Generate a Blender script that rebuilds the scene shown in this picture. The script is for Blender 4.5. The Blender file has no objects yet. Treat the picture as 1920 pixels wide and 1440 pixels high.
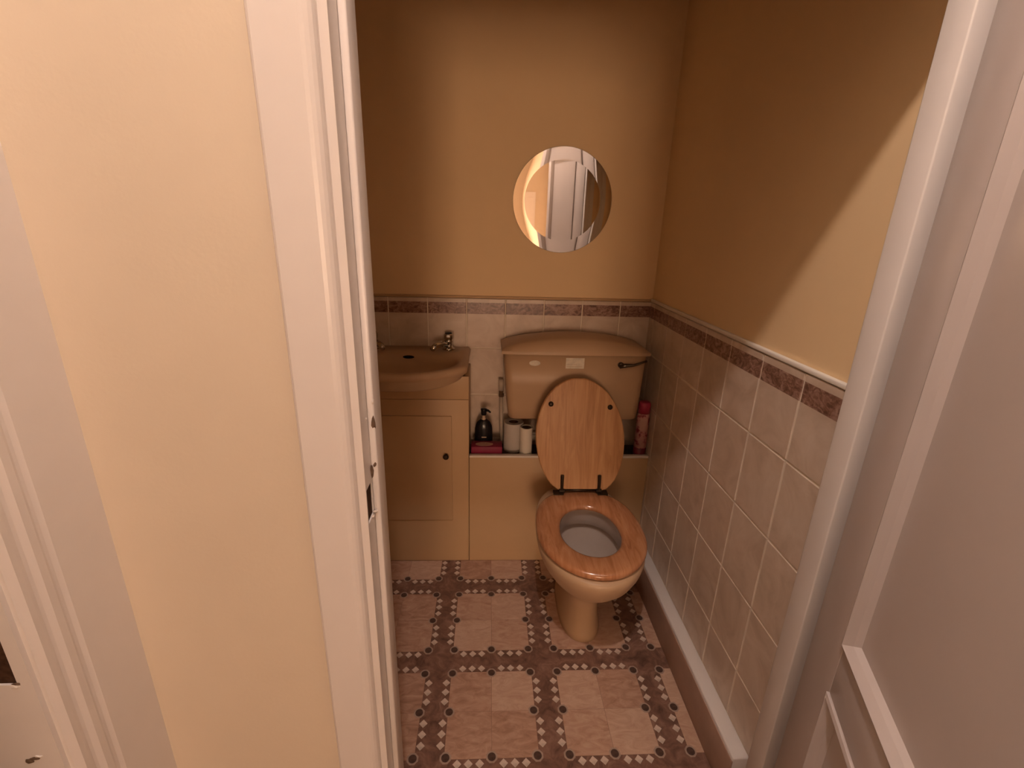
import bpy, bmesh, math, random
from mathutils import Vector, Matrix

random.seed(7)
S = bpy.context.scene
COL = S.collection
pi, sin, cos = math.pi, math.sin, math.cos

# ------------------------------------------------------------------ camera
CAM = Vector((-0.6637, -1.8897, 1.365))
FPX, YAW, PITCH, ROLL = 881.26, 0.05354, 0.31875, -0.02888
fw = Vector((sin(YAW)*cos(PITCH), cos(YAW)*cos(PITCH), -sin(PITCH)))
r0 = Vector((cos(YAW), -sin(YAW), 0.0))
d0 = fw.cross(r0)
rr = r0*cos(ROLL) + d0*sin(ROLL)
dd = d0*cos(ROLL) - r0*sin(ROLL)
cd = bpy.data.cameras.new('camera')
cam = bpy.data.objects.new('camera', cd); COL.objects.link(cam)
up, bk = -dd, -fw
cam.matrix_world = Matrix(((rr.x, up.x, bk.x, CAM.x), (rr.y, up.y, bk.y, CAM.y), (rr.z, up.z, bk.z, CAM.z), (0, 0, 0, 1)))
cd.sensor_width = 36.0; cd.sensor_fit = 'HORIZONTAL'
cd.lens = FPX/1920*36.0; cd.clip_start = 0.01
S.camera = cam

# ------------------------------------------------------------------ world, exposure
w = bpy.data.worlds.new('world'); S.world = w; w.use_nodes = True
w.node_tree.nodes['Background'].inputs[0].default_value = (0.0, 0.0, 0.0, 1)
S.view_settings.view_transform = 'Standard'
S.view_settings.look = 'None'
S.view_settings.gamma = 1.0
S.view_settings.use_curve_mapping = False
S.view_settings.exposure = 0.2
LAMP_AT = (-0.70, -1.80, 2.66)
LAMP_COLOR = (1.0, 0.825, 0.745)
LAMP_POWER = 1400.0
FILL_COLOR = (1.0, 0.66, 0.44)
FILL_POWER = 19.0                   # unseen glowing panel added at the hall end as fill light

# ------------------------------------------------------------------ materials
def srgb(r, g, b):
    f = lambda c: (c/255/12.92) if c/255 <= .04045 else ((c/255+.055)/1.055)**2.4
    return (f(r), f(g), f(b), 1)

def base_mat(name, rough=.5, spec=.5, metal=0.0, coat=0.0):
    m = bpy.data.materials.new(name); m.use_nodes = True
    nt = m.node_tree; b = nt.nodes['Principled BSDF']
    b.inputs['Roughness'].default_value = rough
    b.inputs['Specular IOR Level'].default_value = spec
    b.inputs['Metallic'].default_value = metal
    b.inputs['Coat Weight'].default_value = coat
    b.inputs['Coat Roughness'].default_value = .12
    return m, nt, b

def ramp(nt, fac, stops):
    r = nt.nodes.new('ShaderNodeValToRGB')
    els = r.color_ramp.elements
    els[0].position, els[0].color = stops[0]
    els[1].position, els[1].color = stops[-1]
    for p, c in stops[1:-1]:
        e = els.new(p); e.color = c
    nt.links.new(fac, r.inputs[0]); return r.outputs[0]

def noise(nt, scale, detail=3.0, rough=.55, dist=0.0, vec=None):
    n = nt.nodes.new('ShaderNodeTexNoise')
    n.inputs['Scale'].default_value = scale; n.inputs['Detail'].default_value = detail
    n.inputs['Roughness'].default_value = rough; n.inputs['Distortion'].default_value = dist
    if vec is not None: nt.links.new(vec, n.inputs['Vector'])
    return n.outputs['Fac']

def objvec(nt, scale=(1, 1, 1), use_random=False):
    t = nt.nodes.new('ShaderNodeTexCoord')
    mp = nt.nodes.new('ShaderNodeMapping'); mp.inputs['Scale'].default_value = scale
    nt.links.new(t.outputs['Object'], mp.inputs['Vector'])
    if use_random:
        oi = nt.nodes.new('ShaderNodeObjectInfo')
        mu = nt.nodes.new('ShaderNodeMath'); mu.operation = 'MULTIPLY'; mu.inputs[1].default_value = 37.0
        nt.links.new(oi.outputs['Random'], mu.inputs[0])
        nt.links.new(mu.outputs[0], mp.inputs['Location'])
    return mp.outputs[0]

def bump(nt, b, h, strength, dist=.002):
    bp = nt.nodes.new('ShaderNodeBump'); bp.inputs['Strength'].default_value = strength
    bp.inputs['Distance'].default_value = dist
    nt.links.new(h, bp.inputs['Height']); nt.links.new(bp.outputs[0], b.inputs['Normal'])

def paint(name, c, rough=.6, var=.06, bumps=.12, nscale=6, spec=.4, coat=0.0):
    m, nt, b = base_mat(name, rough, spec, 0, coat)
    v = objvec(nt)
    c2 = tuple(x*(1-var) for x in c[:3]) + (1,)
    nt.links.new(ramp(nt, noise(nt, nscale, 4, .6, 0, v), [(.3, c), (.75, c2)]), b.inputs['Base Color'])
    if bumps: bump(nt, b, noise(nt, 140, 2, .5, 0, v), bumps, .001)
    return m

def plain(name, c, rough=.45, spec=.5, metal=0.0, coat=0.0, var=.08, nscale=25):
    m, nt, b = base_mat(name, rough, spec, metal, coat)
    c2 = tuple(x*(1-var) for x in c[:3]) + (1,)
    nt.links.new(ramp(nt, noise(nt, nscale, 3, .5, 0, objvec(nt)), [(.35, c), (.7, c2)]), b.inputs['Base Color'])
    return m

M = {}
M['room_paint'] = paint('room_cream_paint', (.90, .665, .385, 1), .75, .05, .15, 4)
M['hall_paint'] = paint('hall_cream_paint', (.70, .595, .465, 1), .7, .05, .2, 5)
M['ceiling'] = paint('ceiling_white_paint', (.80, .77, .72, 1), .85, .03, .1)
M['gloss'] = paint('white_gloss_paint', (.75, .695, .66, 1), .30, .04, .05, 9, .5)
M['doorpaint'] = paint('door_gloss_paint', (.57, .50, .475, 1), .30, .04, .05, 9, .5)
M['grout'] = paint('cream_grout', (.86, .76, .63, 1), .9, .10, .2, 30)
M['trim'] = paint('white_tile_trim', (.82, .76, .68, 1), .35, .05, 0, 20)
M['laminate'] = paint('cream_laminate', (.60, .405, .225, 1), .45, .05, .03, 8, .4)
M['ceramic'] = paint('champagne_ceramic', (.55, .375, .23, 1), .38, .05, 0, 5, .35, .0)
M['bowl_ceramic'] = paint('pale_bowl_ceramic', (.66, .56, .49, 1), .14, .08, 0, 12, .5, .3)
M['hole_dark'] = plain('dark_hole', (.02, .015, .012, 1), .9, .1)
M['bronze'] = plain('dark_bronze', (.045, .028, .016, 1), .42, .5, .7)
M['chrome'] = plain('chrome', (.62, .60, .56, 1), .12, .5, 1.0, 0, .15)
M['black_plastic'] = plain('black_plastic', (.008, .008, .010, 1), .25, .5)
M['dark_chrome'] = plain('tarnished_chrome', (.16, .14, .11, 1), .28, .5, 1.0)
M['paper'] = paint('white_paper', (.80, .74, .64, 1), .95, .05, .3, 30)
M['grey_paper'] = paint('greyish_paper', (.58, .53, .48, 1), .95, .06, .3, 30)
M['card'] = plain('brown_card', (.13, .07, .035, 1), .9)
M['pink'] = plain('magenta_card', (.25, .006, .045, 1), .5)
M['pale_pink'] = plain('pale_pink_print', (.62, .36, .30, 1), .6)
M['cream_plastic'] = plain('cream_plastic', (.62, .48, .34, 1), .4)
M['pipe'] = plain('white_pipe_plastic', (.58, .48, .38, 1), .4)
M['sticker'] = plain('white_sticker', (.80, .72, .58, 1), .5, var=.2, nscale=60)
M['pink_cap'] = plain('pink_plastic_cap', (.50, .045, .10, 1), .35)
M['can_red'] = plain('dark_red_can', (.17, .012, .025, 1), .4)
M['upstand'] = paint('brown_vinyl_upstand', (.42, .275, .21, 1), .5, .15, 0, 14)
M['ledge_shade'] = plain('shade_toned_ledge', (.07, .045, .03, 1), .8, .2, var=.4)  # shade of the cavity put into the ledge colour
M['latch_shade'] = plain('latch_hole_shade', (.075, .038, .022, 1), .9, .1, var=.5, nscale=120)  # shade inside the latch holes painted as a dark filler colour
M['steel'] = plain('worn_steel', (.30, .27, .24, 1), .4, .5, 1.0)
M['rawwood'] = plain('bare_wood_in_chip', (.17, .11, .075, 1), .9, .1, var=.4, nscale=90)
M['chip'] = plain('flaked_white_paint', (.85, .80, .76, 1), .5)
M['metal_lamp'] = plain('lamp_brass', (.5, .36, .16, 1), .3, .5, 1.0)

# mirror glass
m, nt, b = base_mat('mirror_silver', .015, .5, 1.0)
nt.links.new(ramp(nt, noise(nt, 3, 2, .5, 0, objvec(nt)), [(.3, (.93, .92, .90, 1)), (.7, (.91, .90, .88, 1))]), b.inputs['Base Color'])
M['mirror'] = m

# can body: pale pink with darker blossoms
m, nt, b = base_mat('blossom_print', .35, .5)
v = objvec(nt)
nt.links.new(ramp(nt, noise(nt, 55, 3, .6, .6, v), [(.38, (.62, .34, .30, 1)), (.5, (.60, .28, .27, 1)), (.62, (.26, .02, .05, 1))]), b.inputs['Base Color'])
M['can_print'] = m

# wall tiles
def tile_mat(name, band):
    m, nt, b = base_mat(name, .28, .5)
    v = objvec(nt, (1, 1, 1), True)
    body = ramp(nt, noise(nt, 9, 5, .62, 1.2, v), [(.25, (.53, .415, .32, 1)), (.5, (.66, .535, .43, 1)), (.78, (.76, .645, .54, 1))])
    out = body
    if band:
        t = nt.nodes.new('ShaderNodeTexCoord'); sx = nt.nodes.new('ShaderNodeSeparateXYZ')
        nt.links.new(t.outputs['Object'], sx.inputs[0])
        g1 = nt.nodes.new('ShaderNodeMath'); g1.operation = 'GREATER_THAN'; g1.inputs[1].default_value = .0385
        g2 = nt.nodes.new('ShaderNodeMath'); g2.operation = 'LESS_THAN'; g2.inputs[1].default_value = .0835
        mu = nt.nodes.new('ShaderNodeMath'); mu.operation = 'MULTIPLY'
        nt.links.new(sx.outputs['Z'], g1.inputs[0]); nt.links.new(sx.outputs['Z'], g2.inputs[0])
        nt.links.new(g1.outputs[0], mu.inputs[0]); nt.links.new(g2.outputs[0], mu.inputs[1])
        bc = ramp(nt, noise(nt, 38, 4, .65, 1.6, objvec(nt, (1.0, 1.0, 1.5), True)), [(.36, (.13, .060, .038, 1)), (.5, (.27, .145, .105, 1)), (.66, (.46, .30, .235, 1))])
        mx = nt.nodes.new('ShaderNodeMix'); mx.data_type = 'RGBA'
        nt.links.new(mu.outputs[0], mx.inputs['Factor']); nt.links.new(body, mx.inputs['A']); nt.links.new(bc, mx.inputs['B'])
        out = mx.outputs['Result']
    nt.links.new(out, b.inputs['Base Color'])
    bump(nt, b, noise(nt, 14, 3, .5, .5, v), .08, .002)
    return m
M['tile'] = tile_mat('marbled_wall_tile', False)
M['border_tile'] = tile_mat('bordered_wall_tile', True)

# floor vinyl
m, nt, b = base_mat('brown_marbled_vinyl', .42, .4)
v = objvec(nt)
nt.links.new(ramp(nt, noise(nt, 22, 6, .68, 1.0, v), [(.28, (.10, .052, .038, 1)), (.52, (.23, .125, .09, 1)), (.75, (.38, .23, .17, 1))]), b.inputs['Base Color'])
M['vinyl'] = m
m, nt, b = base_mat('tan_stone_print', .40, .4)
v = objvec(nt, (1, 2.2, 1), True)
oi = nt.nodes.new('ShaderNodeObjectInfo')
f = noise(nt, 16, 6, .66, 1.5, v)
ad = nt.nodes.new('ShaderNodeMath'); ad.operation = 'MULTIPLY_ADD'; ad.inputs[1].default_value = .28
nt.links.new(oi.outputs['Random'], ad.inputs[0]); nt.links.new(f, ad.inputs[2])
nt.links.new(ramp(nt, ad.outputs[0], [(.30, (.33, .18, .12, 1)), (.60, (.53, .33, .235, 1)), (.92, (.66, .47, .35, 1))]), b.inputs['Base Color'])
M['stone'] = m
M['mosaic_white'] = plain('pale_mosaic', (.74, .60, .50, 1), .4, var=.25, nscale=60)
M['roundel_dark'] = plain('dark_roundel', (.11, .062, .048, 1), .4, var=.45, nscale=90)
M['roundel_ring'] = plain('pale_roundel_ring', (.46, .34, .27, 1), .4, var=.2, nscale=60)

# wood
def wood(name, a, bcol, c, rough, coat, scale):
    m, nt, b = base_mat(name, rough, .5, 0, coat)
    v = objvec(nt, scale)
    f = noise(nt, 5, 6, .6, 1.4, v)
    nt.links.new(ramp(nt, f, [(.28, a), (.5, bcol), (.74, c)]), b.inputs['Base Color'])
    return m
M['pine'] = wood('pale_pine', (.42, .205, .085, 1), (.56, .30, .135, 1), (.66, .385, .19, 1), .5, .0, (9, 1, .8))
M['pine_ring'] = wood('varnished_pine', (.36, .145, .062, 1), (.50, .22, .10, 1), (.60, .30, .15, 1), .22, .6, (9, 1.2, 1))
m, nt, b = base_mat('brown_carpet', .95, .1)
nt.links.new(ramp(nt, noise(nt, 160, 2, .6), [(.3, (.16, .09, .065, 1)), (.7, (.32, .20, .15, 1))]), b.inputs['Base Color'])
M['carpet'] = m
m, nt, b = base_mat('lit_bulb')
b.inputs['Emission Color'].default_value = LAMP_COLOR + (1,)
b.inputs['Emission Strength'].default_value = LAMP_POWER
M['bulb'] = m
m, nt, b = base_mat('fill_panel_glow')
b.inputs['Emission Color'].default_value = FILL_COLOR + (1,)
b.inputs['Emission Strength'].default_value = FILL_POWER
M['fill_glow'] = m

# ------------------------------------------------------------------ mesh helpers (world coordinates; mesh is shifted to the parent's origin)
def obj(name, bm, mat, parent=None, smooth=False, bevel=0.0, seg=2, origin=None):
    bmesh.ops.recalc_face_normals(bm, faces=bm.faces[:])
    o_at = Vector(origin) if origin is not None else Vector((0, 0, 0))
    bmesh.ops.translate(bm, vec=-o_at, verts=bm.verts[:])
    me = bpy.data.meshes.new(name); bm.to_mesh(me); bm.free()
    for mm in (mat if isinstance(mat, (list, tuple)) else [mat]): me.materials.append(mm)
    o = bpy.data.objects.new(name, me); COL.objects.link(o)
    place(o, o_at, parent)
    if smooth:
        for p in me.polygons: p.use_smooth = True
    if bevel:
        bv = o.modifiers.new('bevel', 'BEVEL'); bv.width = bevel; bv.segments = seg
        bv.limit_method = 'ANGLE'; bv.angle_limit = math.radians(40)
        for p in me.polygons: p.use_smooth = True
    return o

ABS = {}
def place(o, at, parent):
    ABS[o.name] = Vector(at)
    if parent is not None:
        o.parent = parent
        o.location = Vector(at) - ABS[parent.name]
    else:
        o.location = at

def thing(name, at, label, cat, group=None):
    o = bpy.data.objects.new(name, None); COL.objects.link(o); o.empty_display_size = .05
    ABS[o.name] = Vector(at); o.location = at
    tag(o, label, cat, group); return o

def tag(o, label, cat, group=None, kind=None):
    o['label'] = label; o['category'] = cat
    if group: o['group'] = group
    if kind: o['kind'] = kind
    return o

def struct(o, label=None, cat=None):
    o['kind'] = 'structure'
    if label: o['label'] = label
    if cat: o['category'] = cat
    return o

def box(bm, x0, x1, y0, y1, z0, z1, mi=0):
    vs = [bm.verts.new(p) for p in ((x0, y0, z0), (x1, y0, z0), (x1, y1, z0), (x0, y1, z0), (x0, y0, z1), (x1, y0, z1), (x1, y1, z1), (x0, y1, z1))]
    for f in ((0, 3, 2, 1), (4, 5, 6, 7), (0, 1, 5, 4), (1, 2, 6, 5), (2, 3, 7, 6), (3, 0, 4, 7)):
        bm.faces.new([vs[i] for i in f]).material_index = mi
    return vs

def B(*boxes):
    bm = bmesh.new()
    for a in boxes: box(bm, *a)
    return bm

def loft(bm, rings, cap0=False, cap1=False, close=True, mi=0, loop=False):
    vr = [[bm.verts.new(p) for p in r] for r in rings]
    n = len(vr[0]); k = len(vr)
    for i in range(k if loop else k-1):
        a, c = vr[i], vr[(i+1) % k]
        for j in range(n if close else n-1):
            bm.faces.new((a[j], a[(j+1) % n], c[(j+1) % n], c[j])).material_index = mi
    if cap0: bm.faces.new(vr[0][::-1]).material_index = mi
    if cap1: bm.faces.new(vr[-1]).material_index = mi
    return vr

def lathe(bm, cx, cy, prof, n=28, cap0=True, cap1=True, mi=0, tilt=None):
    rings = [[(cx+r*cos(2*pi*i/n), cy+r*sin(2*pi*i/n), z) for i in range(n)] for r, z in prof]
    return loft(bm, rings, cap0, cap1, True, mi)

def tube(bm, pts, r, n=12, caps=True, mi=0):
    pts = [Vector(p) for p in pts]; rings = []
    rs = r if isinstance(r, (list, tuple)) else [r]*len(pts)
    for i, p in enumerate(pts):
        t = (pts[min(i+1, len(pts)-1)] - pts[max(i-1, 0)]).normalized()
        a = t.orthogonal() if i == 0 else (prev - t*prev.dot(t))
        a.normalize(); prev = a; c = t.cross(a)
        rings.append([p + (a*cos(2*pi*j/n) + c*sin(2*pi*j/n))*rs[i] for j in range(n)])
    loft(bm, rings, caps, caps, True, mi)

def sphere(bm, c, r, u=20, v=12, sx=1, sy=1, sz=1):
    rings = [[(c[0]+sx*r*sin(pi*k/v)*cos(2*pi*i/u), c[1]+sy*r*sin(pi*k/v)*sin(2*pi*i/u), c[2]-sz*r*cos(pi*k/v)) for i in range(u)] for k in range(1, v)]
    vr = loft(bm, rings)
    b0 = bm.verts.new((c[0], c[1], c[2]-sz*r)); t0 = bm.verts.new((c[0], c[1], c[2]+sz*r))
    for i in range(u):
        bm.faces.new((b0, vr[0][(i+1) % u], vr[0][i])); bm.faces.new((t0, vr[-1][i], vr[-1][(i+1) % u]))

def child_copy(src, name, parent, at, rot=None):
    o = bpy.data.objects.new(name, src.data); COL.objects.link(o)
    place(o, Vector(at), parent)
    if rot is not None: o.rotation_euler = rot
    return o

# ------------------------------------------------------------------ key dimensions (metres)
TW, TH, DADO = .155, .2023, 1.10      # wall tile pitch and dado height
XL = -1.235                            # left wall of the room and of the hall
YW0, YW1 = -1.19, -1.272               # room face and hall face of the partition
XOL, XOR = -.842, -.053                # lining faces of the doorway
HEAD = 1.872                           # underside of the door head lining
CEIL = 3.0

# ------------------------------------------------------------------ room shell
wall_back = struct(obj('wall_back', B((XL-.1, .1, 0, .1, 0, CEIL)), M['room_paint']), 'shaded cream painted wall behind the cistern with tiled lower part', 'wall')
wall_right = struct(obj('wall_right', B((0, .1, YW0, 0, 0, CEIL)), M['room_paint']), 'cream wall on the right with a diagonal shadow above grey beige tiles', 'wall')
wall_left = struct(obj('wall_left', B((XL-.1, XL, YW0, 0, 0, CEIL)), M['room_paint']), 'cream painted wall of the toilet room beside the washbasin', 'wall')
bm = B((XL-.1, XOL-.02, YW1+.002, YW0, 0, CEIL), (XOR+.02, .1, YW1+.002, YW0, 0, CEIL), (XOL-.02, XOR+.02, YW1+.002, YW0, HEAD+.02, CEIL))
wall_front = struct(obj('wall_front', bm, M['room_paint']), 'inner side of the doorway wall facing the toilet', 'wall')
bm = B((XL-.1, XOL-.02, YW1, YW1+.002, 0, CEIL), (XOR+.02, .62, YW1, YW1+.002, 0, CEIL), (XOL-.02, XOR+.02, YW1, YW1+.002, HEAD+.02, CEIL))
obj('plaster_face', bm, M['hall_paint'], wall_front)
struct(obj('wall_hall_right', B((.52, .62, -8.6, YW1, 0, CEIL)), M['hall_paint']), 'cream hallway wall behind the open door', 'wall')
struct(obj('wall_hall_back', B((XL-.1, .62, -8.7, -8.6, 0, CEIL)), M['hall_paint']), 'cream hallway wall behind the photographer', 'wall')
YA, YB = -1.418, -2.20                 # doorway in the hall's left wall
bm = B((XL-.1, XL, YA+.02, YW1, 0, CEIL), (XL-.1, XL, -8.6, YB, 0, CEIL), (XL-.1, XL, YB, YA+.02, 2.02, CEIL))
struct(obj('wall_hall_left', bm, M['hall_paint']), 'cream hallway wall on the left with another doorway', 'wall')
bm = B((XL-1.0, XL-.9, -2.9, -1.0, 0, 2.6), (XL-.9, XL-.1, -2.9, -2.8, 0, 2.6), (XL-.9, XL-.1, -1.1, -1.0, 0, 2.6), (XL-1.0, XL-.1, -2.9, -1.0, 2.6, 2.7))
struct(obj('wall_side_room', bm, M['hall_paint']), 'walls of the side room beyond the left doorway', 'wall')
struct(obj('floor_hall', B((XL-1.0, .62, -8.7, -1.236, -.1, 0)), M['carpet']), 'brown hallway carpet', 'floor')
struct(obj('ceiling', B((XL, 0, YW0, 0, 2.32, 2.42)), M['ceiling']), 'white ceiling of the toilet room', 'ceiling')
struct(obj('ceiling_hall', B((XL-.1, .62, -8.7, .1, CEIL, CEIL+.1)), M['ceiling']), 'white ceiling of the hallway', 'ceiling')
floor = struct(obj('floor', B((XL, 0, -1.236, 0, -.1, 0)), M['vinyl']), 'brown vinyl floor patterned with stone squares and mosaic borders', 'floor')

# ---- wall tiles, one object each
def tile_mesh(name, wx, hz, mat):
    bm = bmesh.new(); a, h, e = wx/2, hz/2, .0022
    loft(bm, [[(-a, 0, -h), (a, 0, -h), (a, 0, h), (-a, 0, h)], [(-a, -.0035, -h), (a, -.0035, -h), (a, -.0035, h), (-a, -.0035, h)], [(-a+e, -.006, -h+e), (a-e, -.006, -h+e), (a-e, -.006, h-e), (-a+e, -.006, h-e)]], True, True)
    bmesh.ops.recalc_face_normals(bm, faces=bm.faces[:])
    me = bpy.data.meshes.new(name); bm.to_mesh(me); bm.free(); me.materials.append(mat); return me
TM = {}
def tile(parent, wx, hz, row, at, rotz):
    key = (round(wx, 4), round(hz, 4), row == 0)
    if key not in TM: TM[key] = tile_mesh('tile', wx, hz, M['border_tile'] if row == 0 else M['tile'])
    o = bpy.data.objects.new('tile', TM[key]); COL.objects.link(o)
    place(o, Vector(at), parent); o.rotation_euler = (0, 0, rotz + random.uniform(-.004, .004))
G = .0032
obj('grout', B((XL, -.0072, -.0072, .001, 0, DADO-.003)), M['grout'], wall_back)
obj('grout', B((-.0072, .001, YW0, -.0072, 0, DADO-.003)), M['grout'], wall_right)
xs = [0.0] + [-.1326-TW*i for i in range(8)]
xs[-1] = XL
for r in range(5):
    zt, zb = DADO-TH*r, max(DADO-TH*(r+1), .09)
    for i in range(len(xs)-1):
        x1, x0 = xs[i] - (.006 if i == 0 else 0), xs[i+1]
        tile(wall_back, x1-x0-G, zt-zb-G, r, ((x0+x1)/2, -.003, (zt+zb)/2), 0)
ys = [0.0, -.060] + [-.060-TW*i for i in range(1, 8)] + [YW0]
for r in range(5):
    zt, zb = DADO-TH*r, max(DADO-TH*(r+1), .139)
    for i in range(len(ys)-1):
        y1, y0 = ys[i] - (.003 if i == 0 else 0), ys[i+1]
        tile(wall_right, y1-y0-G, zt-zb-G, r, (-.003, (y0+y1)/2, (zt+zb)/2), -pi/2)
struct(obj('trim_1', B((-.0115, 0, YW0, -.010, DADO, DADO+.012)), M['trim'], bevel=.003), 'white edging strip along the tile tops on the right wall', 'trim')
struct(obj('trim_2', B((XL, 0, -.010, 0, DADO, DADO+.009)), M['laminate'], bevel=.003), 'thin edging strip along the tile tops above the cistern', 'trim')
bb = struct(obj('baseboard_right', B((-.049, -.0005, -1.105, -.20, 0, .138)), M['gloss'], bevel=.004, seg=2), 'thick white topped skirting box under the right wall tiles', 'baseboard')
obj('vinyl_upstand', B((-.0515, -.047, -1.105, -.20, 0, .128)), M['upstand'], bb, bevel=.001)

# ---- floor pattern
PX, PY, RX, RY = .339, .344, .1255, .1275
XMIN, XMAX, YMIN, YMAX = XL+.012, -.052, -1.234, -.197
def clipbox(x0, x1, y0, y1):
    x0, x1, y0, y1 = max(x0, XL+.001), min(x1, XMAX), max(y0, YMIN), min(y1, YMAX)
    return (x0, x1, y0, y1) if x1-x0 > .012 and y1-y0 > .012 else None
def disc_mesh():
    bm = bmesh.new()
    for r, z, mi, n in ((.0165, .0008, 0, 8), (.0112, .0011, 1, 16)):
        loft(bm, [[(r*cos(2*pi*(i+.5)/n), r*sin(2*pi*(i+.5)/n), zz) for i in range(n)] for zz in (0, z)], False, True, True, mi)
    me = bpy.data.meshes.new('roundel'); bm.to_mesh(me); bm.free()
    me.materials.append(M['roundel_ring']); me.materials.append(M['roundel_dark']); return me
def diamond_mesh():
    bm = bmesh.new(); a = .0118
    loft(bm, [[(a, 0, z), (0, a, z), (-a, 0, z), (0, -a, z)] for z in (0, .0008)], False, True)
    me = bpy.data.meshes.new('mosaic_piece'); bm.to_mesh(me); bm.free(); me.materials.append(M['mosaic_white']); return me
DM, DIA = disc_mesh(), diamond_mesh()
def piece(name, me, x, y):
    if not (XMIN < x < XMAX-.008 and YMIN+.01 < y < YMAX-.01): return
    o = bpy.data.objects.new(name, me); COL.objects.link(o); place(o, Vector((x, y, 0)), floor)
for ci in range(-2, 3):
    for ri in range(-1, 3):
        x0 = -.767+PX*ci; y1 = -.395-PY*ri      # first roundel column, top roundel row
        for a in range(2):
            for c in range(2):
                q = clipbox(x0+RX*a+.0004-(.004 if a == 0 else 0), x0+RX*(a+1)-.0004+(.004 if a else 0), y1-RY*(c+1)+.0004-(.004 if c else 0), y1-RY*c-.0004+(.004 if c == 0 else 0))
                if q:
                    cx, cy = (q[0]+q[1])/2, (q[2]+q[3])/2
                    obj('floor_stone', B((q[0], q[1], q[2], q[3], -.001, .0005)), M['stone'], floor, origin=(cx, cy, 0))
        for a in range(3):
            for c in range(3):
                if a == 1 and c == 1: continue
                piece('roundel', DM, x0+RX*a, y1-RY*c)
        for k in range(2):
            for t in (.032, .0625, .093):
                d = RX*k+t; e = RY*k+t*RY/RX; off = .0165
                piece('mosaic_piece', DIA, x0+d, y1+off); piece('mosaic_piece', DIA, x0+d, y1-2*RY-off)
                piece('mosaic_piece', DIA, x0-off, y1-e); piece('mosaic_piece', DIA, x0+2*RX+off, y1-e)

# ------------------------------------------------------------------ door frame of the toilet
fr = bpy.data.objects.new('trim_3', None); COL.objects.link(fr); ABS[fr.name] = Vector((XOL, YW1, 0)); fr.location = (XOL, YW1, 0)
struct(fr, 'white gloss door frame of the toilet with a worn latch hole', 'door frame')
YS = -1.235                            # hall side of the stop
SW = .0105                             # stop projection
HZ0, HZ1 = .932, .990                  # latch hole
obj('lining', B((XOL-.02, XOL, YW1, YW0, 0, HZ0), (XOL-.02, XOL, YW1, YW0, HZ1, HEAD), (XOL-.02, XOL, YS-.002, YW0, HZ0, HZ1), (XOL-.02, XOL, YW1, YW1+.003, HZ0, HZ1)), M['gloss'], fr)
obj('latch_hole', B((XOL-.0195, XOL-.0025, YW1+.003, YS-.002, HZ0, HZ1)), M['latch_shade'], fr)  # almost flush dark block painted as the shaded inside of the hole
obj('lining', B((XOR, XOR+.02, YW1, YW0, 0, HEAD)), M['gloss'], fr)
obj('lining', B((XOL-.02, XOR+.02, YW1, YW0, HEAD, HEAD+.02)), M['gloss'], fr)
obj('door_stop', B((XOL, XOL+SW, YS, YW0, 0, HEAD)), M['gloss'], fr, bevel=.0025)
obj('door_stop', B((-.083, XOR, YS, YW0, 0, HEAD)), M['gloss'], fr, bevel=.0025)
obj('door_stop', B((XOL+SW, -.083, YS, YW0, HEAD-SW, HEAD)), M['gloss'], fr, bevel=.0025)
def casing(pts_fn, name, parent, z0, z1, mat):
    bm = bmesh.new()
    loft(bm, [[pts_fn(a, t, z) for a, t in PROF] for z in (z0, z1)], True, True)
    return obj(name, bm, mat, parent)
# moulded section across the casing: (distance from outer edge, height off the wall)
CW = .071
PROF = [(0, 0), (0, .013), (.002, .016), (.005, .018), (.056, .018), (.061, .0172), (.0655, .015), (.069, .0115), (CW, .0075), (CW, 0)]
casing(lambda a, t, z: (-.924+a, YW1-t, z), 'casing', fr, 0, HEAD+.008, M['gloss'])
casing(lambda a, t, z: (XOR+.006+CW-a, YW1-t, z), 'casing', fr, 0, HEAD+.008, M['gloss'])
bm = bmesh.new()
loft(bm, [[(x, YW1-t, HEAD+.008+CW-a) for a, t in PROF] for x in (-.924, XOR+.006+CW)], True, True)
obj('casing', bm, M['gloss'], fr)
def flake(parent, c, ax, ay, az, mat, name, seed):
    rnd = random.Random(seed); bm = bmesh.new()
    vs = [bm.verts.new((c[0]+ax*cos(t)*rnd.uniform(.6, 1.1)*(1 if True else 0), c[1]+ay*rnd.uniform(-.3, .3)+ay*cos(t+.6), c[2]+az*sin(t)*rnd.uniform(.6, 1.1))) for t in [2*pi*i/9 for i in range(9)]]
    cen = bm.verts.new((c[0]+ax*.4, c[1]-.0012, c[2]))
    cb = bm.verts.new((c[0]-ax*.4, c[1]+.0025, c[2]))
    for i in range(9):
        bm.faces.new((vs[i], vs[(i+1) % 9], cen)); bm.faces.new((vs[(i+1) % 9], vs[i], cb))
    return obj(name, bm, mat, parent)
flake(fr, (XOL+.001, YS-.010, HZ0-.002), .003, .004, .006, M['chip'], 'paint_flake', 1)
flake(fr, (XOL+.003, YS-.004, HZ0+.003), .004, .003, .005, M['chip'], 'paint_flake', 2)
flake(fr, (XOL+SW-.001, YS+.001, 1.118), .002, .003, .008, M['chip'], 'paint_flake', 3)
flake(fr, (XOL+SW-.002, YS, 1.085), .0035, .0022, .013, M['rawwood'], 'paint_chip', 4)
flake(fr, (XOL+SW-.004, YS, 1.015), .003, .0015, .005, M['rawwood'], 'paint_chip', 5)
flake(fr, (XOL+.002, YS-.002, 1.005), .0022, .0022, .014, M['rawwood'], 'paint_chip', 6)
flake(fr, (XOL+.004, YW1+.016, 1.10), .002, .002, .004, M['chip'], 'paint_flake', 7)

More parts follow.
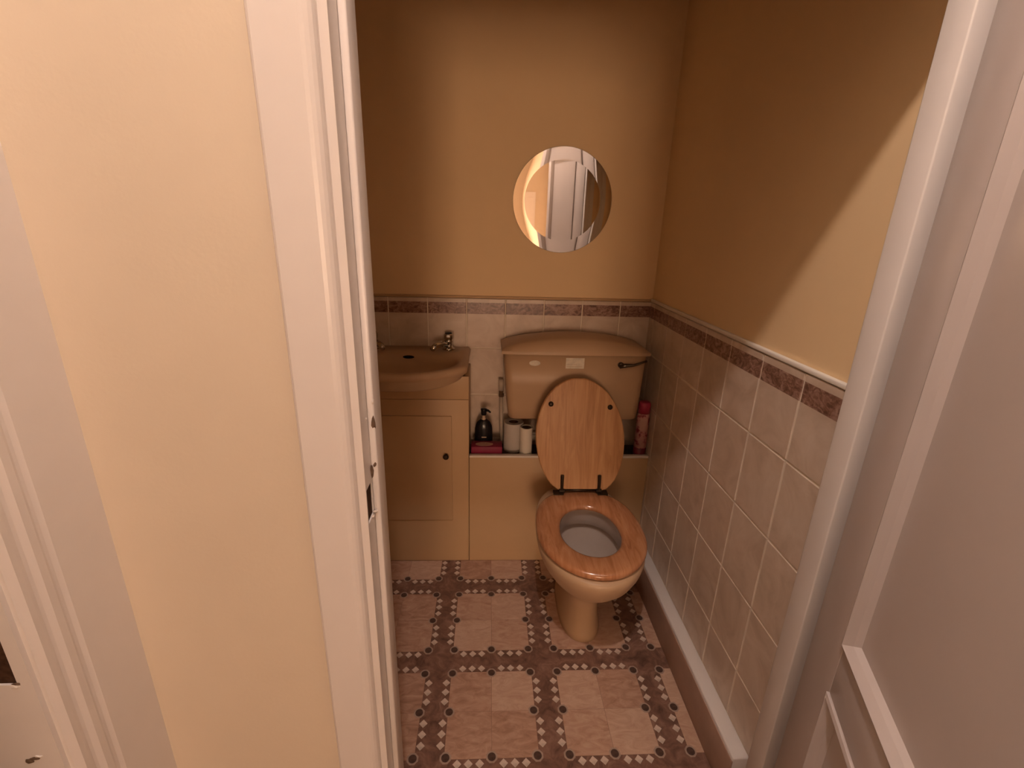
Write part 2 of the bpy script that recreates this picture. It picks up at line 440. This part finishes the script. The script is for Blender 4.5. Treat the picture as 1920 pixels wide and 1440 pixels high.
# ------------------------------------------------------------------ the open panelled door
TH_D = math.radians(68.8); DT = .036; DWID = .48
P = Vector((XOR+.003, YW1-.004, 0))
dv = Vector((-cos(TH_D), -sin(TH_D), 0)); nv = Vector((-sin(TH_D), cos(TH_D), 0))
door = bpy.data.objects.new('door_1', None); COL.objects.link(door); ABS[door.name] = Vector((P.x, P.y, 0)); door.location = P
struct(door, 'white gloss panelled folding door swung open beside the right wall', 'door')
def DP(s, t, z): return P + dv*s + nv*t + Vector((0, 0, z))
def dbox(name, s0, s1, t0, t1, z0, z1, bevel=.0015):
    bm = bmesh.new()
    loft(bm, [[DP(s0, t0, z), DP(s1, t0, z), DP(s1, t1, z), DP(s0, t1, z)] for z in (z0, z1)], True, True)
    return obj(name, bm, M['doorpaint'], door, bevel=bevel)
DZ0, DZ1, ST, ST2 = .008, HEAD-.003, .108, .040
dbox('stile', 0, ST, 0, DT, DZ0, DZ1); dbox('stile', DWID-ST2, DWID, 0, DT, DZ0, DZ1)
rails = [(DZ0, .22), (.688, .782), (1.84, DZ1)]
for z0, z1 in rails: dbox('rail', ST, DWID-ST2, 0, DT, z0, z1)
for z0, z1 in ((.22, .688), (.782, 1.84)):
    dbox('panel', ST, DWID-ST2, .010, DT-.012, z0, z1, 0)
    MW = .021
    def mould(pa, pb, inward_a, inward_b):
        # sloped planted moulding from the frame face down to the panel
        bm = bmesh.new(); rings = []
        for (s, z), (di, dj) in ((pa, inward_a), (pb, inward_b)):
            rings.append([DP(s, DT-.014, z), DP(s, DT+.004, z), DP(s+di*.006, DT+.006, z+dj*.006), DP(s+di*MW*.75, DT-.004, z+dj*MW*.75), DP(s+di*MW, DT-.0125, z+dj*MW)])
        loft(bm, rings, True, True)
        return obj('moulding', bm, M['doorpaint'], door)
    s0, s1 = ST, DWID-ST2
    mould((s0, z0), (s0, z1), (1, 1), (1, -1)); mould((s1, z0), (s1, z1), (-1, 1), (-1, -1))
    mould((s0, z0), (s1, z0), (1, 1), (-1, 1)); mould((s0, z1), (s1, z1), (1, -1), (-1, -1))
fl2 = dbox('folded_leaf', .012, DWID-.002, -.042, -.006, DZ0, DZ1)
for z in (.25, .95, 1.65):
    bm = bmesh.new(); tube(bm, [DP(DWID+.003, -.003, z-.035), DP(DWID+.003, -.003, z+.035)], .005, 10)
    obj('hinge', bm, M['steel'], door, smooth=True)

# ------------------------------------------------------------------ door frame in the hall's left wall
fl = bpy.data.objects.new('trim_4', None); COL.objects.link(fl); ABS[fl.name] = Vector((XL, YA, 0)); fl.location = (XL, YA, 0)
struct(fl, 'pinkish white door frame at the left edge with a chipped latch hole', 'door frame')
LZ0, LZ1 = .800, .885
YR = YA+.020
bm = bmesh.new()
PROF2 = [(0, 0), (0, .0155), (.088, .016), (.094, .0135), (.098, .0130), (.102, .0145), (.112, .0150), (.119, .0115), (.123, .0105), (.128, .0115), (.136, .0125), (.1435, .006), (.1435, 0)]
loft(bm, [[(XL+t, YW1+.004-a, z) for a, t in PROF2] for z in (0, 2.02)], True, True)
obj('casing', bm, M['gloss'], fl)
obj('lining', B((XL-.1, XL, YA, YR, 0, LZ0), (XL-.1, XL, YA, YR, LZ1, 2.02), (XL-.1, XL-.050, YA, YR, LZ0, LZ1), (XL-.018, XL, YA, YR, LZ0, LZ1)), M['gloss'], fl)
obj('latch_hole', B((XL-.051, XL-.017, YA+.003, YR+.001, LZ0, LZ1)), M['latch_shade'], fl)
obj('lining', B((XL-.1, XL, YB, YB+.02, 0, 2.02)), M['gloss'], fl)
obj('lining', B((XL-.1, XL, YB+.02, YA, 2.0, 2.02)), M['gloss'], fl)
for k, (dx, z, az, mt) in enumerate(((-.022, .797, .005, 'chip'), (-.019, .802, .003, 'rawwood'), (-.034, .668, .004, 'rawwood'), (-.042, .664, .006, 'rawwood'), (-.028, .672, .003, 'chip'))):
    flake(fl, (XL+dx, YA-.0002, z), .007, .0006, az, M[mt], 'paint_flake' if mt == 'chip' else 'paint_chip', 20+k)

# ------------------------------------------------------------------ boxing panel and ledge
CF = -.195
bx = thing('pipe_boxing', (-.37, CF, 0), 'cream boxing panel with a ledge between the basin cabinet and right wall', 'boxing')
obj('front_panel', B((-.735, -.009, CF, CF+.016, 0, .494)), M['laminate'], bx, bevel=.001)
obj('lip', B((-.735, -.009, CF-.002, CF+.018, .494, .503)), M['trim'], bx, bevel=.0015)
obj('ledge', B((-.735, -.009, CF+.016, -.062, .478, .4895)), M['ledge_shade'], bx)

# ------------------------------------------------------------------ basin cabinet
XC0, XC1 = -1.205, -.737
cb = thing('basin_cabinet', ((XC0+XC1)/2, -.1, 0), 'cream laminate cabinet with one door under the washbasin', 'cabinet')
obj('body', B((XC0, XC1, CF+.001, CF+.017, .0, .738), (XC0, XC0+.016, CF+.017, -.012, 0, .738), (XC1-.016, XC1, CF+.017, -.012, 0, .738), (XC0+.016, XC1-.016, CF+.017, -.012, .05, .066)), M['laminate'], cb, bevel=.0012)
obj('top_rail', B((XC0, XC1, CF-.001, CF+.015, .740, .832), (XC0, XC0+.016, CF+.015, -.012, .740, .832), (XC1-.016, XC1, CF+.015, -.012, .740, .832)), M['laminate'], cb, bevel=.0012)
dr = obj('door', B((XC0+.066, XC1-.066, CF-.006, CF+.002, .207, .672)), M['laminate'], cb, bevel=.0025)
bm = bmesh.new()
n = 18
prof = [(.006, 0), (.005, .008), (.009, .013), (.012, .018), (.010, .023), (.004, .025)]
loft(bm, [[(-.826+r*cos(2*pi*i/n), CF-.006-h, .507+r*sin(2*pi*i/n)) for i in range(n)] for r, h in prof], True, True)
obj('knob', bm, M['bronze'], dr, smooth=True)

# ------------------------------------------------------------------ washbasin
XB, YBc, ZB = -.971, -.20, .902
def basin_outline(th, grow=0.0, front=.113):
    hw = .235+grow
    best = None
    c, s = cos(th), sin(th)
    lo, hi = 0.0, .6
    def inside(x, y):
        if abs(x) > hw or y > .198+0*grow: return False
        yf = -.095 - front*(1-(abs(x)/hw)**2.2) - grow
        if y < yf: return False
        rc = .03     # rounded front corners
        return True
    for _ in range(28):
        mid = (lo+hi)/2
        if inside(c*mid, s*mid): lo = mid
        else: hi = mid
    return XB+c*lo, YBc+s*lo
N = 96
TS = [2*pi*i/N for i in range(N)]
def oring(z, grow, front=.113): return [basin_outline(t, grow, front)+(z,) for t in TS]
def ering(z, hx, hf, hb, yc=YBc-.035): return [(XB+hx*cos(t), yc+(hb if sin(t) > 0 else hf)*sin(t), z) for t in TS]
ws = thing('washbasin', (XB, -.1, .83), 'champagne ceramic washbasin with two taps set on the cream cabinet', 'washbasin')
bm = bmesh.new()
loft(bm, [ering(.833, .05, .03, .03), ering(.8335, .15, .105, .09), ering(.838, .195, .155, .13, YBc-.04), ering(.850, .213, .183, .15, YBc-.04), oring(.868, -.012), oring(.876, -.003), oring(.893, 0), oring(ZB, -.007),
          ering(ZB-.001, .200, .150, .128), ering(ZB-.008, .192, .142, .120), ering(.872, .178, .128, .108), ering(.852, .145, .10, .088), ering(.842, .08, .06, .05), ering(.840, .02, .02, .02)], True, True)
obj('bowl', bm, M['ceramic'], ws, smooth=True)
bm = bmesh.new(); sphere(bm, (XB, -.121, .885), .022, 20, 10, 1, .22, .30)
obj('overflow', bm, M['hole_dark'], ws, smooth=True)
def make_tap(x, y, sx):
    bm = bmesh.new()
    lathe(bm, x, y, [(.024, ZB-.002), (.024, ZB+.006), (.016, ZB+.010), (.0145, ZB+.030), (.017, ZB+.034), (.017, ZB+.040)], 20)
    tube(bm, [(x, y, ZB+.022), (x+.35*sx*.06, y-.03, ZB+.030), (x+.75*sx*.06, y-.07, ZB+.030), (x+sx*.055, y-.088, ZB+.020)], [.012, .012, .0115, .010], 14)
    t = obj('tap', bm, M['chrome'], ws, smooth=True)
    bm = bmesh.new()
    lathe(bm, x, y, [(.012, ZB+.039), (.019, ZB+.043), (.020, ZB+.052), (.019, ZB+.061), (.015, ZB+.064)], 10)
    obj('tap_head', bm, M['chrome'], t)
    bm = bmesh.new(); lathe(bm, x, y, [(.0145, ZB+.0635), (.014, ZB+.067), (.008, ZB+.069)], 18)
    obj('tap_cap', bm, M['black_plastic'], t, smooth=True)
make_tap(-.822, -.055, -1); make_tap(-1.118, -.055, 1)

# ------------------------------------------------------------------ cistern
ci = thing('cistern', (-.334, -.1, .655), 'champagne ceramic toilet cistern with domed lid and side lever', 'cistern')
def crect(z, x0, x1, y0, y1, r=.03, n=6):
    pts = []
    for cx, cy, a0 in ((x1-r, y1-.004, 0), (x0+r, y1-.004, pi/2), (x0+r, y0+r, pi), (x1-r, y0+r, 1.5*pi)):
        ry = r if cy < (y0+y1)/2 else .004
        for k in range(n+1):
            a = a0+pi/2*k/n; pts.append((cx+r*cos(a), cy+ry*sin(a), z))
    return pts
CY0, CY1 = -.200, -.010
bm = bmesh.new()
loft(bm, [crect(.656, -.578, -.078, CY0+.02, CY1), crect(.664, -.584, -.072, CY0+.008, CY1), crect(.70, -.588, -.070, CY0+.004, CY1), crect(.80, -.597, -.066, CY0+.001, CY1), crect(.922, -.606, -.061, CY0, CY1)], True, True)
obj('tank', bm, M['ceramic'], ci, smooth=True, bevel=0)
bm = bmesh.new()
def lidz(x, y):
    u = (x+.334)/.28; v = (y-(CY0+CY1)/2)/.10
    return .9375 + .050*max(0, 1-u*u)**.8*(1-.35*max(0, min(1, v*v)))
nx, ny = 40, 10
top = []
for j in range(ny+1):
    row = []
    for i in range(nx+1):
        u = -1+2*i/nx; v = -1+2*j/ny
        x = -.334+u*.280; y = (CY0+CY1)/2+v*(.0985) - (.006*(1-u*u) if v < 0 else 0)*(-v)
        row.append((x, y, lidz(x, y) if abs(u) < 1 and abs(v) < 1 else .935))
    top.append(row)
vt = loft(bm, top, close=False)
edge = [vt[0][i] for i in range(nx+1)] + [vt[j][nx] for j in range(1, ny+1)] + [vt[ny][i] for i in range(nx-1, -1, -1)] + [vt[j][0] for j in range(ny-1, 0, -1)]
low = [bm.verts.new((v.co.x, v.co.y, .9235)) for v in edge]
for i in range(len(edge)):
    k = (i+1) % len(edge); bm.faces.new((edge[i], edge[k], low[k], low[i]))
bm.faces.new(low[::-1])
ld = obj('lid', bm, M['ceramic'], ci, smooth=True)
md = ld.modifiers.new('split', 'EDGE_SPLIT'); md.split_angle = math.radians(50)
lv = bmesh.new()
tube(lv, [(-.165, CY0-.001, .889), (-.165, CY0-.014, .889)], .011, 14)
tube(lv, [(-.172, CY0-.016, .8845), (-.150, CY0-.018, .890), (-.120, CY0-.020, .8925), (-.095, CY0-.020, .901), (-.072, CY0-.019, .909)], [.0065, .0075, .005, .0042, .0045], 12)
obj('flush_lever', lv, M['dark_chrome'], ci, smooth=True)
bm = bmesh.new(); n = 20
loft(bm, [[(-.490+.021*cos(2*pi*i/n), y, .890+.0105*sin(2*pi*i/n)) for i in range(n)] for y in (CY0+.001, CY0-.0012)], True, True)
s1 = obj('oval_badge', bm, M['sticker'], ci); s1['label'] = 'small oval white badge'
s2 = obj('paper_sticker', B((-.373, -.303, CY0-.0012, CY0+.001, .871, .912)), M['sticker'], ci); s2['label'] = 'rectangular white sticker'
obj('printed_line', B((-.370, -.310, CY0-.0016, CY0-.001, .878, .8798), (-.370, -.330, CY0-.0016, CY0-.001, .886, .8874)), M['cream_plastic'], s2)

# ------------------------------------------------------------------ toilet pan, seat and lid
XT = -.318
to = thing('toilet', (XT, -.5, 0), 'cream toilet pan with raised pine lid and pine seat ring', 'toilet')
NP = 64
def egg(z, yf, yb, hw, ym, nf=2.0, nb=2.6, cx=XT):
    pts = []
    for i in range(NP):
        t = 2*pi*i/NP; c, s = cos(t), sin(t)
        if s < 0: n_, ly = nf, ym-yf
        else: n_, ly = nb, yb-ym
        pts.append((cx+hw*math.copysign(abs(c)**(2/n_), c), ym+ly*math.copysign(abs(s)**(2/n_), s), z))
    return pts
bm = bmesh.new()
out = [egg(0, -.628, -.30, .075, -.48, 2.3, 3.5), egg(.02, -.624, -.30, .071, -.48, 2.3, 3.5), egg(.06, -.615, -.305, .0645, -.48, 2.3, 3.5), egg(.12, -.612, -.31, .0625, -.48, 2.3, 3.2),
       egg(.165, -.622, -.31, .066, -.48, 2.2, 3.0), egg(.20, -.650, -.30, .080, -.50, 2.1, 2.8), egg(.24, -.695, -.285, .108, -.52, 2.0, 2.6), egg(.28, -.742, -.265, .138, -.54, 2.0, 2.6),
       egg(.32, -.779, -.25, .159, -.55, 2.0, 2.6), egg(.355, -.798, -.245, .171, -.56, 2.0, 2.6), egg(.380, -.806, -.245, .176, -.565, 2.0, 2.6), egg(.393, -.805, -.245, .175, -.565, 2.0, 2.6), egg(.400, -.798, -.25, .169, -.565, 2.0, 2.6)]
inn = [egg(.400, -.725, -.405, .118, -.57, 2.0, 2.2), egg(.394, -.718, -.410, .112, -.57, 2.0, 2.2)]
loft(bm, out+inn, True, False)
obj('pan', bm, M['ceramic'], to, smooth=True)
bm = bmesh.new()
loft(bm, [egg(.396, -.720, -.408, .114, -.57, 2, 2.2), egg(.335, -.716, -.412, .110, -.57, 2, 2.2), egg(.330, -.722, -.406, .116, -.57, 2, 2.2), egg(.337, -.735, -.395, .126, -.57, 2, 2.2),
          egg(.330, -.738, -.392, .128, -.57, 2, 2.2), egg(.30, -.728, -.398, .120, -.565, 2, 2.2), egg(.25, -.690, -.415, .10, -.55, 2, 2.2), egg(.19, -.62, -.43, .065, -.52, 2, 2.2), egg(.165, -.56, -.45, .035, -.50, 2, 2)], False, True)
obj('inner_bowl', bm, M['bowl_ceramic'], to, smooth=True)
# seat ring
bm = bmesh.new()
def seat_ring(z, o):
    a = egg(z, -.795+o, -.332-o, .1785-o, -.575, 2.0, 2.7)
    return a
def seat_in(z, o):
    return egg(z, -.700-o, -.432+o, .0985+o, -.575, 2.0, 2.2)
loft(bm, [seat_ring(.405, .004), seat_ring(.410, 0), seat_ring(.418, 0), seat_ring(.424, .004), seat_ring(.428, .014), seat_in(.427, .022), seat_in(.423, .010), seat_in(.416, .002), seat_in(.408, 0), seat_in(.405, .003)], loop=True)
so = obj('seat', bm, M['pine_ring'], to, smooth=True, origin=(XT, -.575, .405)); so['label'] = 'varnished orange pine seat ring'
# lid, upright and leaning back against the cistern
LB = Vector((XT+.012, -.338, .432)); LEAN = math.radians(9.5); LH = .430
eu = Vector((0, sin(LEAN), cos(LEAN))); en = Vector((0, -cos(LEAN), sin(LEAN)))
half = [(0, .075), (.012, .092), (.05, .112), (.10, .128), (.16, .141), (.23, .152), (.32, .161), (.42, .1655), (.50, .1655), (.58, .162), (.66, .1545), (.74, .142), (.81, .126), (.87, .108), (.92, .086), (.955, .065), (.98, .044), (.995, .022)]
def lid_ring(o, t):
    pts = []
    full = [(w_, u_) for u_, w_ in half] + [(-w_, u_) for u_, w_ in reversed(half)]
    for w_, u_ in full:
        c = Vector((w_, (u_-.48)*LH)); c = c*(1-o/ max(.05, c.length))
        p = LB + Vector((c.x - .028*(c.y/LH+.48), 0, 0)) + eu*(c.y+.48*LH) + en*t
        pts.append(p)
    return pts
bm = bmesh.new()
loft(bm, [lid_ring(.004, -.009), lid_ring(0, -.006), lid_ring(0, .005), lid_ring(.003, .0085), lid_ring(.010, .010)], True, True)
lo = obj('lid', bm, M['pine'], to, smooth=True, origin=LB); lo['label'] = 'pale pine lid standing upright'
md = lo.modifiers.new('split', 'EDGE_SPLIT'); md.split_angle = math.radians(35)
for wx, u_ in ((-.106, .775), (.112, .752)):
    bm = bmesh.new(); n = 14
    c = LB + Vector((wx-.028*u_, 0, 0)) + eu*(u_*LH)
    ex = Vector((1, 0, 0))
    loft(bm, [[c + ex*(r*cos(2*pi*i/n)) + eu*(r*sin(2*pi*i/n)) + en*h for i in range(n)] for r, h in ((.0095, .009), (.0095, .013), (.007, .016), (.003, .017))], True, True)
    obj('bumper', bm, M['bronze'], lo, smooth=True)
for x in (-.383, -.243):
    bm = bmesh.new()
    dxs = -1 if x < -.3 else 1
    p0 = Vector((x, -.352, .437))
    tube(bm, [p0+Vector((0, -.001, 0)), p0+Vector((0, .001, .03)), p0+Vector((0, .006, .062))], [.0055, .006, .0065], 12)
    tube(bm, [p0+Vector((-.010, 0, 0)), p0+Vector((.010, 0, 0))], .008, 12)
    box(bm, min(x, x+dxs*.026)-.006, max(x, x+dxs*.026)+.006, -.368, -.340, .425, .434)
    obj('hinge', bm, M['bronze'], to, smooth=False)
bm = bmesh.new(); tube(bm, [(-.386, -.346, .437), (-.240, -.346, .437)], .005, 10)
obj('hinge_rod', bm, M['bronze'], to, smooth=True)

# ------------------------------------------------------------------ mirror
mc = (-.393, 1.469); RM = .186; n = 96
mr = thing('round_mirror', (mc[0], 0, mc[1]), 'round frameless mirror with wide slanted rim on the back wall', 'mirror')
def mring(r, y): return [(mc[0]+r*cos(2*pi*i/n), y, mc[1]+r*sin(2*pi*i/n)) for i in range(n)]
bm = bmesh.new(); loft(bm, [mring(.143, -.004), mring(.143, -.0075)], True, True)
obj('glass', bm, M['mirror'], mr)
bm = bmesh.new(); loft(bm, [mring(.143, -.0075), mring(RM, -.0088)])
for f_ in bm.faces: f_.smooth = True
o = obj('bevel', bm, M['mirror'], mr)
bm = bmesh.new(); loft(bm, [mring(RM, -.0088), mring(RM+.0008, -.0082), mring(RM+.0005, -.004), mring(RM-.002, 0)], False, True)
obj('backing', bm, M['steel'], mr)

# ------------------------------------------------------------------ things on the ledge
LZ = .4895
sb = thing('soap_bottle', (-.680, -.087, LZ), 'black pump soap bottle behind the magenta packet on the ledge', 'soap bottle')
bm = bmesh.new(); n = 28
prof = [(.036, 0), (.038, .004), (.0375, .05), (.036, .086), (.033, .10), (.026, .115), (.016, .124), (.011, .126)]
loft(bm, [[(-.680+r*cos(2*pi*i/n), -.087+.62*r*sin(2*pi*i/n), LZ+h) for i in range(n)] for r, h in prof], True, True)
obj('bottle', bm, M['black_plastic'], sb, smooth=True)
bm = bmesh.new(); lathe(bm, -.680, -.087, [(.009, LZ+.124), (.009, LZ+.128), (.0065, LZ+.129), (.0065, LZ+.147)], 16)
obj('collar', bm, M['cream_plastic'], sb, smooth=True)
bm = bmesh.new(); lathe(bm, -.680, -.087, [(.010, LZ+.145), (.012, LZ+.150), (.012, LZ+.162), (.013, LZ+.166), (.013, LZ+.171), (.006, LZ+.174)], 16)
tube(bm, [(-.680, -.087, LZ+.168), (-.662, -.097, LZ+.167), (-.652, -.103, LZ+.161)], [.006, .005, .0035], 10)
obj('pump_head', bm, M['black_plastic'], sb, smooth=True)
l1 = obj('label_print', B((-.688, -.668, -.1108, -.107, LZ+.052, LZ+.056)), M['cream_plastic'], sb)
pk = thing('tissue_packet', (-.667, -.150, LZ), 'flat magenta card packet with pale oval opening on the ledge', 'packet')
obj('carton', B((-.729, -.604, -.172, -.1125, LZ, LZ+.040)), M['pink'], pk, bevel=.002)
bm = bmesh.new(); n = 28
loft(bm, [[(-.676+.036*cos(2*pi*i/n), -.146+.017*sin(2*pi*i/n), LZ+.040+h) for i in range(n)] for h in (-.002, .0008)], True, True)
obj('pale_oval', bm, M['pale_pink'], pk)
def roll(x, y, r, h, mat, label, core):
    t = thing('toilet_roll', (x, y, LZ), label, 'toilet roll', 'toilet rolls on the ledge')
    bm = bmesh.new(); nn = 32
    loft(bm, [[(x+rr_*cos(2*pi*i/nn), y+rr_*sin(2*pi*i/nn), LZ+zz) for i in range(nn)] for rr_, zz in ((core, 0), (r-.001, 0), (r, .002), (r, h-.002), (r-.001, h), (core, h))], loop=True)
    obj('paper', bm, mat, t, smooth=True).modifiers.new('split', 'EDGE_SPLIT').split_angle = math.radians(40)
    bm = bmesh.new()
    loft(bm, [[(x+rr_*cos(2*pi*i/nn), y+rr_*sin(2*pi*i/nn), LZ+zz) for i in range(nn)] for rr_, zz in ((core-.0015, 0), (core, 0), (core, h-.002), (core-.0015, h-.002))], loop=True)
    obj('card_core', bm, M['card'], t, smooth=True)
roll(-.557, -.105, .040, .124, M['grey_paper'], 'greyish larger toilet roll standing left of the thin white one', .020)
roll(-.507, -.149, .0255, .119, M['paper'], 'thin white toilet roll standing in front beside the seat lid', .0195)
cn = thing('spray_can', (-.036, -.155, LZ), 'pink flowered air freshener can standing against the right wall tiles', 'spray can')
bm = bmesh.new(); lathe(bm, -.036, -.155, [(.0235, LZ), (.025, LZ+.003), (.025, LZ+.040)], 28)
obj('foot_band', bm, M['can_red'], cn, smooth=True)
bm = bmesh.new(); lathe(bm, -.036, -.155, [(.0252, LZ+.040), (.0252, LZ+.180), (.0235, LZ+.190)], 28)
obj('can_body', bm, M['can_print'], cn, smooth=True)
bm = bmesh.new(); lathe(bm, -.036, -.155, [(.0242, LZ+.189), (.0242, LZ+.222), (.022, LZ+.232), (.018, LZ+.235)], 28)
obj('cap', bm, M['pink_cap'], cn, smooth=True)
lb = bmesh.new()
pts = [(-.036+.0256*sin(a), -.155-.0256*cos(a)) for a in [(-.75+1.3*i/8) for i in range(9)]]
loft(lb, [[(x, y, LZ+z) for x, y in pts] for z in (.120, .172)], close=False)
obj('pale_label', lb, M['pale_pink'], cn, smooth=True)

# pipes beside and under the cistern
wp = thing('supply_pipe', (-.610, -.045, .50), 'thin white plastic pipe with coupling left of the cistern', 'pipe')
bm = bmesh.new(); tube(bm, [(-.603, -.045, .47), (-.608, -.045, .70)], .0085, 12); obj('pipe', bm, M['pipe'], wp, smooth=True)
bm = bmesh.new(); tube(bm, [(-.608, -.045, .70), (-.608, -.045, .712), (-.609, -.045, .713), (-.609, -.045, .728)], [.011, .011, .009, .009], 8); obj('nut', bm, M['card'], wp)
bm = bmesh.new(); tube(bm, [(-.609, -.045, .728), (-.610, -.045, .775)], .011, 12); obj('coupling', bm, M['pipe'], wp, smooth=True)
op = thing('overflow_pipe', (-.45, -.04, .53), 'white horizontal pipe in the dark gap under the cistern', 'pipe')
bm = bmesh.new(); tube(bm, [(-.592, -.03, .528), (-.30, -.03, .528)], .0085, 12); obj('pipe', bm, M['pipe'], op, smooth=True)

# ------------------------------------------------------------------ hallway pendant lamp (the light of the scene)
lx, ly, lz = LAMP_AT
lp = thing('pendant_lamp', (lx, ly, CEIL), 'bare warm globe bulb hanging from the hallway ceiling', 'lamp')
bm = bmesh.new(); sphere(bm, (lx, ly, lz), .028, 24, 14); obj('bulb', bm, M['bulb'], lp, smooth=True)
bm = bmesh.new(); lathe(bm, lx, ly, [(.014, lz+.025), (.017, lz+.05), (.016, lz+.095), (.006, lz+.10)], 16); obj('holder', bm, M['metal_lamp'], lp, smooth=True)
bm = bmesh.new(); tube(bm, [(lx, ly, lz+.098), (lx, ly, CEIL)], .003, 8); obj('cord', bm, M['cream_plastic'], lp)
bm = bmesh.new(); lathe(bm, lx, ly, [(.02, CEIL-.03), (.045, CEIL-.006), (.045, CEIL)], 20); obj('ceiling_rose', bm, M['ceiling'], lp, smooth=True)

# added glowing panel, out of view, brightening the toilet room through the doorway
fill_panel = bpy.data.objects.new('fill_panel_1', None); COL.objects.link(fill_panel); ABS[fill_panel.name] = Vector((-.53, -8.6, .3)); fill_panel.location = (-.53, -8.6, .3)
struct(fill_panel, 'unseen warm glowing panel added at the hall end as fill light', 'fill light')
bars = [(-1.20, -1.17)] + [(-.735+.48*k, -.685+.48*k) for k in range(2)] + [(.245, .275)]
for k in range(3):
    obj('glow_pane', B((bars[k][1], bars[k+1][0], -8.598, -8.590, .33, 2.00 if k < 2 else .88)), M['fill_glow'], fill_panel)
obj('fill_panel_frame', B(*[(a, b_, -8.60, -8.57, .30, 2.10) for a, b_ in bars], (-1.17, .245, -8.60, -8.57, .30, .33), (-1.17, .245, -8.60, -8.57, 2.00, 2.10), (-.205+.0, .245, -8.60, -8.58, .88, 2.00)), M['gloss'], fill_panel)
